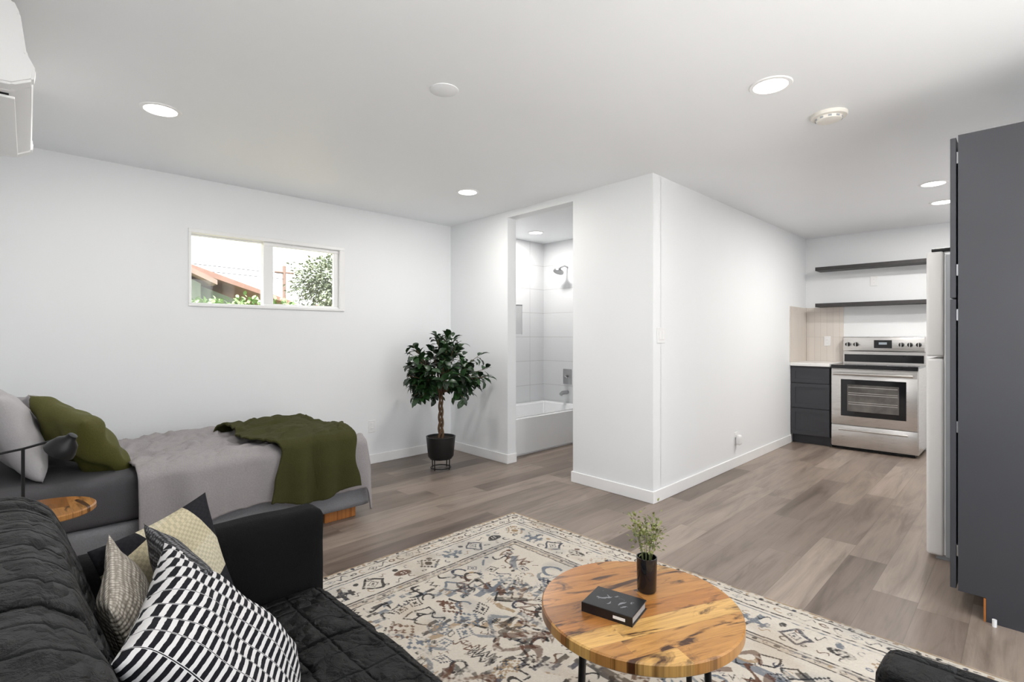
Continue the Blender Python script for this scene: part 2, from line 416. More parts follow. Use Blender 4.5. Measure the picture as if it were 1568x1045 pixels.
prism('house_walls',(-18,-10.4),[(-3,-.1),(3.3,-.1),(3.3,1.85),(1.9,2.38),(-3,2.9)],M_stucco,nh)
prism('roof_plane',(-18,-10.1),[(-3.6,3.55),(1.75,2.54),(4.05,1.84),(4.05,1.91),(1.75,2.66),(-3.6,3.67)],M_fascia,nh)
prism('roof_porch_gable',(-13,-9.7),[(1.1,2.34),(1.75,2.50),(2.65,2.10),(2.65,2.18),(1.75,2.61),(1.1,2.45)],M_rooft,nh)
prism('porch_gable_wall',(-12.9,-9.9),[(1.2,-.1),(2.45,-.1),(2.45,2.12),(1.75,2.48),(1.2,2.34)],M_stucco,nh)
rr=empty('tiled_garage',(0,0,0))
box('garage_roof',(-22,8.6,2.22),(-16,15.5,2.42),M_fascia,rr); box('garage_wall',(-21.8,8.8,-.1),(-16.2,15.3,2.22),M_stucco,rr)
def bush(name,c,rad,cnt,L,mat,trunk=None,sq=(1,1,1)):
    e=empty(name,c); it=[]
    for _ in range(cnt):
        d=Vector((random.gauss(0,1),random.gauss(0,1),random.gauss(0,1))).normalized()
        lump=1+.28*noise.noise(d*2.2+Vector(c))
        r=rad*lump*(random.uniform(.6,1))
        p=Vector((d.x*r*sq[0],d.y*r*sq[1],d.z*r*sq[2]))
        dd=(d+Vector((random.uniform(-.8,.8),random.uniform(-.8,.8),random.uniform(-.9,.4)))).normalized()
        it.append((p,dd,(d+Vector((0,0,.7))).normalized(),L*random.uniform(.7,1.3),L*.55))
    leaves('foliage',it,mat,e)
    if trunk: tube('trunk',[(0,0,-c[2]),(0,.05,-c[2]*.4),(0,0,rad*.3)],trunk,simple(name+'_bark',(.12,.08,.05),.9),e)
    return e
def m_leaf(name,c1,c2,rough=.5):
    n=NT(name); g=n.new('ShaderNodeNewGeometry'); 
    return n.out(n.ramp(g.outputs['Random Per Island'],[(0,c1),(.6,c2),(1,tuple(x*1.35 for x in c2))]),rough)
M_lf1=m_leaf('tree_leaf',(.13,.16,.10),(.20,.235,.15))
M_lf2=m_leaf('hedge_leaf',(.12,.20,.06),(.19,.29,.11))
bush('tree',(-15.5,8.15,2.85),1.25,7000,.13,M_lf1,.09,(1,1.55,.76))
bush('hedge_bush',(-9.0,2.95,1.30),.68,2800,.10,M_lf2,None,(1,1.6,.78))
bush('hedge_bush.001',(-8.4,1.95,1.38),.48,1500,.09,M_lf2,None,(1,1.5,.8))
pl=empty('utility_pole',(0,0,0)); M_pole=simple('pole_wood',(.22,.15,.12),.9)
tube('post',[(-20,7.75,-.2),(-20,7.75,3.9)],.06,M_pole,pl); tube('post_2',[(-14,7.6,-.2),(-14,7.6,2.9)],.035,simple('rust_pole',(.22,.09,.06),.8),pl)
tube('crossarm',[(-20,7.4,3.65),(-20,8.1,3.65)],.04,M_pole,pl)
for i,z in enumerate((3.6,3.4)):
    tube('wire_%d'%i,[(-20,7.75,z),(-18,2,z-.1),(-16,-5,z+.2)],.012,simple('wire_black_%d'%i,(.05,.05,.05),.8),pl)

# ------------------------------------------------------------------ ceiling fixtures
M_emit=NT('led_diffuser'); M_emit.b.inputs['Base Color'].default_value=(.9,.9,.9,1)
M_emit.b.inputs['Emission Color'].default_value=(1,.975,.94,1); M_emit.b.inputs['Emission Strength'].default_value=6; M_emit=M_emit.m
def downlight(x,y,power):
    e=empty('recessed_light',(x,y,CH))
    lathe('trim_ring',[(.074,-.001),(.076,-.006),(.092,-.005),(.096,0),(.074,-.0005)],M_trim,e)
    lathe('diffuser',[(0,-.004),(.075,-.004),(.075,-.001),(0,-.001)],M_emit,e)
    l=D.lights.new('lamp','AREA'); l.shape='DISK'; l.size=.15; l.energy=power; l.color=(1,.97,.93)
    o=D.objects.new('lamp',l); SC.collection.objects.link(o); o.parent=e; o.location=(0,0,-.008)
PW=9.5
for x,y,p in ((-3.248,.616,.7),(-.87,2.618,1),(-3.295,2.773,1.2),(-.87,.62,.7),(-.525,5.206,1.9),(-.54,5.98,1.7),(-4.03,4.42,1.2)):
    downlight(x,y,PW*p)
e=empty('ceiling_cover_plate',(-2.011,1.543,CH)); lathe('disc',[(0,-.005),(.066,-.005),(.070,-.003),(.070,0),(0,0)],M_ceil,e)
e=empty('smoke_detector',(-.761,3.184,CH))
lathe('body',[(0,-.038),(.050,-.038),(.060,-.034),(.064,-.020),(.084,-.018),(.088,-.012),(.088,0),(0,0)],simple('detector_plastic',rgb(232,228,220),.5,var=.01),e)
for i in range(10):
    a=i*math.pi/5; b=box('vent',(-.008,-.002,-.004),(.008,.002,.004),M_fridgeside,e); b.location=(.064*math.cos(a),.064*math.sin(a),-.027); b.rotation_euler=(0,0,a+math.pi/2)

# ------------------------------------------------------------------ AC unit
ac=empty('wall_mounted_air_conditioner',(-3.44,YBK,2.085),(0,0,math.radians(-1.8)))
prof=[(.03,0.02),(.03,.30),(.17,.305),(.213,.29),(.230,.25),(.246,.12),(.270,.07),(.264,.03),(.21,.0),(.10,-.005)]
def extr(name,prof,x0,x1,mat,parent,bev=.01):
    vs=[(x0,y,z) for y,z in prof]+[(x1,y,z) for y,z in prof];k=len(prof)
    fs=[tuple(range(k)),tuple(range(2*k-1,k-1,-1))]+[(i,(i+1)%k,(i+1)%k+k,i+k) for i in range(k)]
    me=D.meshes.new(name);me.from_pydata(vs,[],fs);bm=bmesh.new();bm.from_mesh(me);bmesh.ops.recalc_face_normals(bm,faces=bm.faces)
    if bev: bmesh.ops.bevel(bm,geom=bm.edges[:],offset=bev,segments=2,affect='EDGES')
    bm.to_mesh(me);bm.free();o=addobj(name,me,mat,parent,True)
    try: me.set_sharp_from_angle(angle=math.radians(30))
    except Exception: pass
    return o
extr('end_cap',prof,0,.07,M_plastic,ac,.008)
extr('body',[(y-.006 if y>.05 else y,z) for y,z in prof],.071,.93,M_plastic,ac,.004)
extr('end_cap_right',prof,.931,1.0,M_plastic,ac,.008)
box('louver_slot',(.10,.10,-.004),(.90,.20,.012),M_blk,ac)
lv=box('louver',(.10,.14,.006),(.90,.215,.016),M_plastic,ac,.003); lv.location.z=-.012
box('seam',(.071,.2295,.126),(.93,.240,.129),M_fridgeside,ac)
box('mount_plate',(.1,.0,.03),(.9,.05,.28),M_plastic,ac)

# ------------------------------------------------------------------ bathroom
tb=empty('bathtub',(0,0,0))
bm=bmesh.new(); r=bmesh.ops.create_cube(bm,size=1)
x0,x1,y0,y1,zt=XL+.013,-3.67,YT+.003,5.037,.40
bmesh.ops.scale(bm,vec=(x1-x0,y1-y0,zt),verts=bm.verts); bmesh.ops.translate(bm,vec=((x0+x1)/2,(y0+y1)/2,zt/2),verts=bm.verts)
top=[f for f in bm.faces if f.normal.z>.9][0]
bmesh.ops.inset_individual(bm,faces=[top],thickness=.075)
r=bmesh.ops.extrude_face_region(bm,geom=[top]); vv=[g for g in r['geom'] if isinstance(g,bmesh.types.BMVert)]
bmesh.ops.delete(bm,geom=[top],context='FACES_ONLY')
cx,cy=(x0+x1)/2,(y0+y1)/2
for v in vv: v.co.z=.09; v.co.x=cx+(v.co.x-cx)*.8; v.co.y=cy+(v.co.y-cy)*.86
bmesh.ops.recalc_face_normals(bm,faces=bm.faces)
bmesh.ops.bevel(bm,geom=[e for e in bm.edges if e.calc_length()>.05],offset=.02,segments=3,affect='EDGES')
me=D.meshes.new('tub_shell'); bm.to_mesh(me); bm.free(); addobj('tub_shell',me,M_porc,tb,True)
me.set_sharp_from_angle(angle=math.radians(40))
sh=empty('shower_fixture',(-4.06,5.04,0))
tube('shower_arm',[(0,-.0,2.09),(0,-.06,2.10),(0,-.13,2.075),(0,-.16,2.05)],.010,M_chrome,sh)
s_=lathe('shower_head',[(0,.03),(.02,.03),(.028,.01),(.065,-.005),(.065,-.02),(0,-.02)],M_chrome,sh,(0,-.17,2.03)); s_.rotation_euler=(math.radians(-25),0,0)
box('valve_plate',(-.065,-.012,.63),(.065,-.0005,.82),M_chrome,sh,.006)
tube('valve_handle',[(0,-.012,.73),(0,-.06,.73)],.022,M_chrome,sh); tube('valve_lever',[(0,-.055,.73),(.05,-.06,.71)],.008,M_chrome,sh)
tube('tub_spout',[(0,0,.53),(0,-.10,.53),(0,-.13,.51)],.024,M_chrome,sh)

# ------------------------------------------------------------------ switches / outlets
def plate(name,loc,axis,w,h,kind):
    e=empty(name,loc,(0,0,{'x':math.radians(90),'y':0}[axis]))
    box('plate',(-w/2,-.006,-h/2),(w/2,-.0005,h/2),M_plastic,e,.002,1)
    if kind=='switch':
        for dx in (-.023,.023): box('rocker',(dx-.016,-.010,-.033),(dx+.016,-.006,.033),M_vinyl,e,.002,1)
    else:
        for dz in (-.022,.022):
            box('socket',(-.016,-.009,dz-.014),(.016,-.006,dz+.014),M_vinyl,e,.002,1)
            for dx in (-.006,.006): box('slot',(dx-.001,-.0095,dz-.005),(dx+.001,-.0088,dz+.005),M_fridgeside,e)
    return e
plate('light_switch',(XB,3.52,1.235),'x',.115,.115,'switch')
plate('wall_outlet',(XL,2.56,.36),'x',.07,.115,'outlet')
plate('wall_outlet.001',(-1.71,YK-.010,1.17),'y',.07,.115,'outlet')
plate('wall_outlet.002',(-1.245,YK,1.86),'y',.07,.115,'outlet')
e=plate('wall_outlet.003',(XB,4.92,.27),'x',.07,.115,'outlet')
rbox('night_light',(-.032,-.055,-.06),(.032,-.0095,.035),.02,M_plastic,e,(8,8,8))

# ------------------------------------------------------------------ kitchen
cab=empty('drawer_base_cabinet',(0,0,0)); CX0,CX1,CY0=XB+.002,-1.545,6.50
box('carcass',(CX0,CY0+.02,.10),(CX1,YK-.002,.888),M_char,cab)
box('toe_kick',(CX0,CY0+.08,0.0),(CX1,YK-.002,.10),M_char,cab)
def shaker(nm,x0,x1,z0,z1,y,parent):
    e=.045
    box(nm+'_panel',(x0+.01,y+.008,z0+.01),(x1-.01,y+.019,z1-.01),M_char,parent)
    multibox(nm+'_frame',[((x0,y,z0),(x1,y+.019,z0+e)),((x0,y,z1-e),(x1,y+.019,z1)),((x0,y,z0+e),(x0+e,y+.019,z1-e)),((x1-e,y,z0+e),(x1,y+.019,z1-e))],M_char,parent)
shaker('drawer_1',CX0+.006,CX1-.004,.70,.872,CY0,cab); shaker('drawer_2',CX0+.006,CX1-.004,.415,.692,CY0,cab); shaker('drawer_3',CX0+.006,CX1-.004,.11,.407,CY0,cab)
box('countertop',(XB+.002,CY0-.025,.89),(CX1+.002,YK-.014,.925),M_count,None,.003,1).name='kitchen_countertop'
box('trim_backsplash_back',(XB+.012,YK-.010,.925),(-1.543,YK,1.575),M_splashB)
box('trim_backsplash_side',(XB,6.475,.925),(XB+.010,YK-.0,1.575),M_splashS)
for z in (2.005,1.575):
    e=empty('floating_shelf',(0,0,0)); box('board',(-1.79,6.89,z),(-.45,YK-.001,z+.042),simple('dark_shelf_stain',rgb(56,54,54),.5,var=.15,nsc=20),e,.002,1)
st=empty('kitchen_stove',(-1.15,6.48,0)); hw=.38
box('body',(-hw,.03,.03),(hw,.60,.895),M_steel,st,.004,1)
box('feet',(-hw+.03,.06,0),(hw-.03,.55,.03),M_blk,st)
box('cooktop',(-hw,.0,.895),(hw,.53,.918),M_glassblk,st,.004,1)
box('cooktop_rim',(-hw,-.012,.880),(hw,.03,.900),M_glassblk,st,.004,1)
for bx,by,br in ((-.19,.14,.10),(.19,.14,.085),(-.19,.39,.075),(.19,.39,.10)):
    lathe('burner_ring',[(br-.003,.9185),(br,.9188),(br+.003,.9185)],M_fridgeside,st,(bx,by,0))
box('door',(-hw+.004,.0,.275),(hw-.004,.03,.872),M_steel,st,.006,2)
box('door_top_band',(-hw+.006,-.003,.80),(hw-.006,.0,.868),M_steel,st,.001,1)
box('window_bezel',(-.285,-.005,.37),(.285,.0,.765),M_glassblk,st,.002,1)
M_ovenin=simple('oven_interior',(.16,.15,.14),.4,.6,var=.5,nsc=6)
box('oven_window',(-.225,-.007,.425),(.225,-.004,.71),M_ovenin,st,.001,1)
for z in (.50,.52,.60,.62,.68): box('oven_rack',(-.215,-.009,z),(.215,-.0065,z+.006),M_steel,st)
def handle(nm,x,z,y,r):
    tube(nm,[(-x,y,z),(x,y,z)],r,M_steel,st)
    for s in (-1,1): tube(nm+'_post',[(s*(x-.03),y,z),(s*(x-.03),.0,z)],r*.7,M_steel,st)
handle('door_handle',.345,.825,-.05,.014)
box('drawer_front',(-hw+.004,.0,.045),(hw-.004,.03,.268),M_steel,st,.006,2)
handle('drawer_handle',.30,.225,-.028,.010)
box('backguard_lower',(-hw,.53,.90),(hw,.60,1.06),M_steel,st,.003,1)
box('backguard_vent',(-hw+.015,.524,.935),(hw-.015,.531,1.02),M_glassblk,st)
box('control_panel',(-hw,.505,1.055),(hw,.60,1.222),M_steel,st,.012,3)
box('display',(-.075,.500,1.095),(.09,.506,1.185),M_glassblk,st,.002,1)
box('display_digits',(-.03,.499,1.135),(.045,.5005,1.16),simple('display_glow',(.35,.4,.45),.3),st)
for x in (-.325,-.245,.175,.25,.325):
    k=lathe('knob',[(0,.035),(.022,.033),(.026,.0),(0,0)],M_glassblk,st,(x,.505,1.135)); k.rotation_euler=(math.radians(90),0,0)
    box('knob_grip',(x-.004,.462,1.11),(x+.004,.472,1.16),M_steel,st)
fr=empty('refrigerator',(0,0,0))
box('cabinet_body',(-.318,3.665,.02),(.36,4.40,1.675),M_fridgeside,fr,.006)
box('freezer_door',(-.400,3.655,1.118),(-.324,4.405,1.695),M_fridge,fr,.014,3)
box('lower_door',(-.400,3.655,.022),(-.324,4.405,1.106),M_fridge,fr,.014,3)
box('hinge_cover',(-.38,3.68,1.697),(-.25,3.75,1.715),M_blk,fr,.003)
box('door_gasket',(-.325,3.67,.03),(-.317,4.39,1.68),M_plastic,fr)
box('foot_grille',(-.36,3.68,0.0),(.34,4.38,.03),M_fridgeside,fr)
for z0,z1 in ((.62,1.05),(1.16,1.48)):
    tube('handle',[(-.40,4.35,z0),(-.435,4.35,z0+.02),(-.435,4.35,z1-.02),(-.40,4.35,z1)],.012,M_fridge,fr)
pa=empty('tall_pantry_cabinet',(0,0,0))
extr_pts=[(-.2186,.103),(-.127,.103),(-.127,0),(.415,0),(.415,2.12),(-.2186,2.12)]
def yprism(name,prof,y0,y1,mat,parent):
    vs=[(x,y0,z) for x,z in prof]+[(x,y1,z) for x,z in prof];k=len(prof)
    fs=[tuple(range(k)),tuple(range(2*k-1,k-1,-1))]+[(i,(i+1)%k,(i+1)%k+k,i+k) for i in range(k)]
    me=D.meshes.new(name);me.from_pydata(vs,[],fs);bm=bmesh.new();bm.from_mesh(me);bmesh.ops.recalc_face_normals(bm,faces=bm.faces);bm.to_mesh(me);bm.free()
    return addobj(name,me,mat,parent)
yprism('side_panel',extr_pts,3.01,3.03,M_char,pa); yprism('side_panel_far',extr_pts,3.61,3.63,M_char,pa)
box('carcass',(-.205,3.03,.103),(.415,3.61,2.11),M_char,pa); box('toe_board',(-.115,3.03,0),(-.10,3.61,.103),M_char,pa)
box('door_upper',(-.246,3.014,1.40),(-.225,3.626,2.112),M_char,pa,.002,1); box('door_lower',(-.246,3.014,.108),(-.225,3.626,1.394),M_char,pa,.002,1)
for z in (.25,.8,1.3,1.5,2.0): box('hinge',(-.226,3.025,z),(-.205,3.05,z+.05),M_chrome,pa)
box('raw_edge',(-.135,3.008,0.0),(-.1275,3.03,.10),M_oak,pa)
e=empty('door_stop',(-.10,2.985,0)); tube('stub',[(0,0,0),(0,0,.03)],.008,M_plastic,e)

# ------------------------------------------------------------------ bed
bed=empty('bed',(0,0,0))
BX0,BX1,BY0,BY1=-4.20,-3.20,-.10,1.80
rbox('upholstered_base',(BX0,BY0,.075),(BX1+.0,BY1+.02,.285),.018,M_bedbase,bed,(20,40,6),.003,8)
rbox('mattress',(BX0+.01,BY0,.285),(BX1-.01,BY1-.03,.53),.05,M_mattress,bed,(30,50,10),.006,4)
for x in (BX1-.12,BX0+.05):
    for y in (BY1-.28,BY0+.1): box('wood_leg',(x-.03,y,.0),(x+.07,y+.22,.075),M_oak,bed,.004,1)
def cloth(name,sx,top,y0,y1,mat,parent,hang,fold,wr,yend=None,ns=90,nt=110,skewf=None,thick=.012,seed=0,fy=12,edge=BX1,rough=.012):
    Ltop=edge-sx; vs=[];fs=[]
    for i in range(ns+1):
        s=i/ns*(Ltop+hang)
        for j in range(nt+1):
            t=j/nt; y=y0+(y1-y0)*t
            dx=s-Ltop; R=.05
            hm=hang*(1+.06*math.sin(t*7+seed)+.04*noise.noise(Vector((t*5,seed,0))))
            if skewf: y+=skewf(s,t,Ltop)
            if dx<0: x=sx+s; z=top
            else:
                q=dx*hm/hang
                a=min(q/R,math.pi/2); x=edge+R*math.sin(a)-0.0; z=top-R*(1-math.cos(a))-max(0,q-R*math.pi/2)
                w=min(1,max(0,q)/.2)
                x+=w*fold*(.6+math.sin(y*fy*2.3+seed+.8*math.sin(y*9)) * .6+noise.noise(Vector((y*9,seed,z*2)))*.8)
            cr=abs(noise.noise(Vector((x*5+y*7,y*4-x*3,seed+9))))
            z+=wr*(noise.noise(Vector((x*3.2,y*3.2,seed)))*1.2+.55*noise.noise(Vector((x*9,y*5,seed+3)))+.7*abs(noise.noise(Vector((x*14+y*6,y*11,seed+5))))+.9*max(0,.22-cr)*3) * (1 if dx<0 else .3)
            if dx<-.0 and s<.10: z-=(.10-s)**2*8
            if yend and y>yend:
                e=y-yend; z-=min(.16,e*1.6+ (e*6)**2*.1); y=yend+e*.35
            x+=rough*noise.noise(Vector((x*6,y*6,z*5+seed)))*.5
            vs.append((x,y,z))
    for i in range(ns):
        for j in range(nt):
            a=i*(nt+1)+j; fs.append((a,a+nt+1,a+nt+2,a+1))
    me=D.meshes.new(name);me.from_pydata(vs,[],fs)
    o=addobj(name,me,mat,parent,True)
    m=o.modifiers.new('s','SOLIDIFY'); m.thickness=thick; m.offset=1
    return o
cloth('duvet',BX0-.0,.545,.50,1.86,M_duvet,bed,.34,.030,.028,yend=1.755,seed=1.3,fy=7,ns=130,nt=150)
cloth('olive_throw_blanket',BX0+.20,.604,1.13,1.67,M_throw,bed,.40,.032,.026,seed=4.4,fy=14,ns=130,nt=100,edge=BX1+.042,thick=.014,
      skewf=lambda s,t,L:(-.07*(1-min(1,s/L))*(1-t)+.04*math.sin(s*8)*(1 if t<.5 else -.6)+ .03*noise.noise(Vector((s*6,t*3,1)))))
pillow('white_pillow',.66,.46,.19,M_wpillow,(-3.64,.06,.745),(1,.05,0),(0,.35,-.94),bed,seed=1)
pillow('grey_pillow',.52,.42,.15,M_wpillow,(-3.92,.20,.72),(1,.1,.1),(0,.5,-.86),bed,seed=8)
pillow('olive_cushion',.44,.46,.19,M_olive,(-3.46,.315,.70),(.80,.36,-.22),(.1,.60,-.76),bed,seed=5,wr=.018)

# ------------------------------------------------------------------ side table + lamp
tb2=empty('side_table',(-2.74,.135,0))
lathe('top',[(0,.55),(.155,.55),(.16,.545),(.16,.53),(.155,.525),(0,.525)],M_table,tb2)
for i in range(3):
    a=i*2.094+.4; tube('leg_%d'%i,[(.06*math.cos(a),.06*math.sin(a),.525),(.14*math.cos(a),.14*math.sin(a),.0)],.008,M_blk,tb2)
lp=empty('desk_lamp',(-2.80,.075,.55))
lathe('base',[(0,.012),(.05,.012),(.055,.0),(0,0)],M_blk,lp)
tube('stem',[(0,0,.01),(0,0,.235)],.006,M_blk,lp); tube('arm',[(-.10,-.14,.20),(0,0,.235),(.10,.10,.275)],.005,M_blk,lp)
s_=lathe('shade',[(0,.052),(.016,.05),(.019,.034),(.039,.015),(.052,-.018),(.054,-.032),(.050,-.032),(.044,-.01),(0,.026)],M_blk,lp,(.12,.115,.25)); s_.rotation_euler=(math.radians(-30),math.radians(25),0)

# ------------------------------------------------------------------ sofa
so=empty('sofa',(0,0,0))
def tuft(q,nn,h):
    if nn.z>.5 or nn.y>.5:
        gx=(q.x*5.2)%1-.5; gz=((q.z if nn.y>.5 else q.y)*5.2)%1-.5
        d=math.hypot(gx,gz); q=q-nn*.018*math.exp(-d*d*55)
    if nn.y>.3 or nn.z>.3:
        d=abs(((q.x+.31)%.62)-.31); q=q-nn*.012*math.exp(-(d/.012)**2)
    return q
SX0,SX1=-1.82,-.28
rbox('base',(SX0+.02,-.08,.10),(SX1-.02,.74,.26),.02,M_sofaarm,so,(20,12,4))
rbox('seat_cushion',(SX0+.125,.10,.255),(-.98,.78,.40),.045,M_sofa,so,(60,56,10),.010,7,.018,tuft)
rbox('seat_cushion_right',(-.975,.10,.255),(SX1-.12,.78,.40),.045,M_sofa,so,(44,40,10),.010,7,.018,tuft)
def lean(q,nn,h): 
    q=tuft(q,nn,h); t=(q.z+h.z)/(2*h.z); q.y-= .15*t; return q
rbox('back_cushion',(SX0+.01,.04,.36),(SX1-.02,.235,.83),.055,M_sofa,so,(150,16,56),.012,6,.006,lean)
rbox('arm_left',(SX0,.0,.10),(SX0+.12,.80,.64),.03,M_sofaarm,so,(8,30,20),.005,8,.004)
rbox('arm_right',(SX1-.12,.0,.10),(SX1,.80,.64),.03,M_sofaarm,so,(8,30,20),.005,8,.004)
for x in (SX0+.08,SX1-.1):
    for y in (.14,.68): box('foot',(x-.02,y-.02,.0125),(x+.02,y+.02,.10),M_blk,so)
c=empty('striped_cushion'); pillow('cover',.42,.44,.15,M_stripe,(-1.175,.335,.565),(.93,-.35,-.09),(.156,.612,-.775),c,seed=3,n=52)
c=empty('patchwork_cushion'); pillow('cover',.30,.36,.08,M_patch,(-1.61,.335,.575),(.34,-.90,-.2),(.1,.25,-.96),c,seed=6)
c=empty('grey_knit_cushion'); pillow('cover',.30,.32,.08,M_gknit,(-1.435,.345,.600),(.95,.20,-.14),(-.08,.38,-.92),c,seed=12)
c=empty('cream_knit_cushion'); pillow('cover',.34,.34,.08,M_knit,(-1.42,.225,.57),(1,-.12,-.12),(0,.30,-.95),c,seed=15)

ar=empty('armchair',(0,0,0))
AX0,AX1,AY0,AY1=-.20,.62,.43,1.25
rbox('base',(AX0+.02,AY0+.02,.10),(AX1,AY1-.02,.27),.02,M_sofaarm,ar,(10,10,4))
rbox('seat_cushion',(AX0,AY0+.13,.26),(AX1-.2,AY1-.13,.42),.045,M_sofa,ar,(24,24,8),.008,7,.015)
rbox('back_cushion',(AX1-.22,AY0+.02,.30),(AX1,AY1-.02,.84),.06,M_sofa,ar,(10,24,20),.01,6,.015)
rbox('arm_far',(AX0,AY1-.125,.10),(AX1-.02,AY1,.63),.03,M_sofa,ar,(40,10,24),.005,8)
rbox('arm_near',(AX0,AY0,.10),(AX1-.02,AY0+.125,.63),.03,M_sofa,ar,(40,10,24),.005,8)
for x in (AX0+.08,AX1-.13):
    for y in (AY0+.08,AY1-.08): box('foot',(x-.02,y-.02,.0125),(x+.02,y+.02,.10),M_blk,ar)

# ------------------------------------------------------------------ rug (painted per-vertex)
RX0,RX1,RY0,RY1=-2.515,.535,.09,2.535
nx,ny=960,770
xs=np.linspace(0,RX1-RX0,nx); ys=np.linspace(0,RY1-RY0,ny)
X,Y=np.meshgrid(xs,ys)
Wd,Hd=RX1-RX0,RY1-RY0
def vnoise(step,seed):
    r=np.random.default_rng(seed); gx=int(Wd/step)+3; gy=int(Hd/step)+3
    g=r.random((gy,gx)); fx=X/step; fy=Y/step; ix=fx.astype(int); iy=fy.astype(int); tx=fx-ix; ty=fy-iy
    tx=tx*tx*(3-2*tx); ty=ty*ty*(3-2*ty)
    return (g[iy,ix]*(1-tx)+g[iy,ix+1]*tx)*(1-ty)+(g[iy+1,ix]*(1-tx)+g[iy+1,ix+1]*tx)*ty
CRE=np.array(rgb(194,186,174)); CHR=np.array(rgb(30,28,31)); SLT=np.array(rgb(98,105,114)); TAN=np.array(rgb(150,128,102)); RST=np.array(rgb(88,60,46)); NVY=np.array(rgb(42,48,66)); IVR=np.array(rgb(202,195,184))
C=np.zeros((ny,nx,3))+CRE
d=np.minimum(np.minimum(X,Wd-X),np.minimum(Y,Hd-Y))
nz=vnoise(.010,1); nz2=vnoise(.045,2); nz3=vnoise(.22,3)
wx=(vnoise(.06,11)-.5)*.022; wy=(vnoise(.06,12)-.5)*.022
XX=X+wx; YY=Y+wy; dd=d+wx*.3
def paint(mask,col,a=1.0):
    m=(mask.astype(float)*a)[...,None]; C[:]=C*(1-m)+col*m
paint((dd>.045)&(dd<.36),IVR,.6)
for a,b,c_ in ((.0,.012,TAN),(.038,.046,CHR),(.115,.123,CHR),(.140,.147,SLT),(.333,.342,CHR),(.352,.362,SLT),(.385,.391,CHR)):
    paint((dd>a)&(dd<b),c_,.9)
paint((dd>.344)&(dd<.385),TAN,.3)
def stamp(cx_,cy_,sz,kind,col,rot=0,al=.92,asp=1.0):
    R=sz*1.3
    i0,i1=np.searchsorted(xs,[cx_-R,cx_+R]); j0,j1=np.searchsorted(ys,[cy_-R,cy_+R])
    if i1<=i0 or j1<=j0: return
    sl=(slice(j0,j1),slice(i0,i1))
    a=(XX[sl]-cx_)/sz; b=(YY[sl]-cy_)/sz
    cr,sr=math.cos(rot),math.sin(rot); a,b=(a*cr+b*sr)/asp,(-a*sr+b*cr)
    st_=np.round(np.abs(a)*5)/5+np.round(np.abs(b)*5)/5
    if kind==0: m=np.abs(np.abs(a)+np.abs(b)-.85)<.13
    elif kind==1: m=(np.abs(st_-.8)<.14)|(st_<.25)
    elif kind==2: m=(np.abs(b-.55*np.sin(a*3.2))<.17)&(np.abs(a)<1)
    elif kind==3: m=((np.abs(a)<.14)&(np.abs(b)<.9))|((np.abs(b)<.14)&(np.abs(a)<.9))|((np.abs(np.abs(a)-.6)<.13)&(np.abs(b)<.45))
    elif kind==4: m=(np.abs(b-(np.abs((a*2)%1-.5)*1.3-.3))<.14)&(np.abs(a)<1)
    elif kind==5: m=(a*a+(b*1.7)**2<.5)&~(a*a+(b*1.7)**2<.12)
    elif kind==6: m=(np.abs(np.hypot(a,b)-.7)<.14)&(a<.35)
    elif kind==7: m=(np.abs(a)<.85)&(np.abs(b)<.16)
    else: m=(a*a+b*b<.45)
    mm=(m*al)[...,None]; C[sl]=C[sl]*(1-mm)+col*mm
rr_=random.Random(5)
cols=[CHR,CHR,CHR,SLT,TAN,RST,NVY,CHR]
def ring(dist,sp,sz,kinds,seed,al=.9):
    q=random.Random(seed); nX=int((Wd-2*dist)/sp); nY=int((Hd-2*dist)/sp)
    for i in range(nX+1):
        x=dist+i*(Wd-2*dist)/nX
        k=kinds[i%len(kinds)]; c_=cols[(i*3)%len(cols)]
        for y in (dist,Hd-dist): stamp(x,y,sz,k,c_,q.choice([0,.2,-.2]),al)
    for i in range(nY+1):
        y=dist+i*(Hd-2*dist)/nY
        k=kinds[i%len(kinds)]; c_=cols[(i*3)%len(cols)]
        for x in (dist,Wd-dist): stamp(x,y,sz,k,c_,math.pi/2+q.choice([0,.2,-.2]),al)
ring(.025,.035,.014,[8,7],1); ring(.08,.058,.028,[6,1,2,5],2)
ring(.24,.155,.070,[1,3,0,5],3); ring(.24,.155,.032,[8,0,1,3],7); ring(.19,.072,.022,[2,8,6],4,.9); ring(.29,.072,.022,[6,5,2],5,.9); ring(.368,.045,.014,[8,0],6,.8)
cxm,cym=Wd/2,Hd/2
def sym(x,y,sz,k,c_,rot=0,al=.9,asp=1.0):
    for sx_ in (-1,1):
        for sy_ in (-1,1):
            stamp(cxm+sx_*x,cym+sy_*y,sz,k,c_,rot*sx_*sy_,al,asp)
inner=d>.40
for k,(rad,c_,th) in enumerate(((1.02,CHR,.008),(.97,SLT,.012),(.70,CHR,.010),(.66,TAN,.014),(.38,CHR,.010),(.33,NVY,.010),(.16,RST,.015))):
    v_=np.maximum(np.abs(XX-cxm)/1.15+np.round(np.abs(YY-cym)/.05)*.05*.8, np.round(np.abs(YY-cym)/.05)*.05*1.5)
    paint((np.abs(v_-rad)<th) & inner,c_,.85)
yv=.03
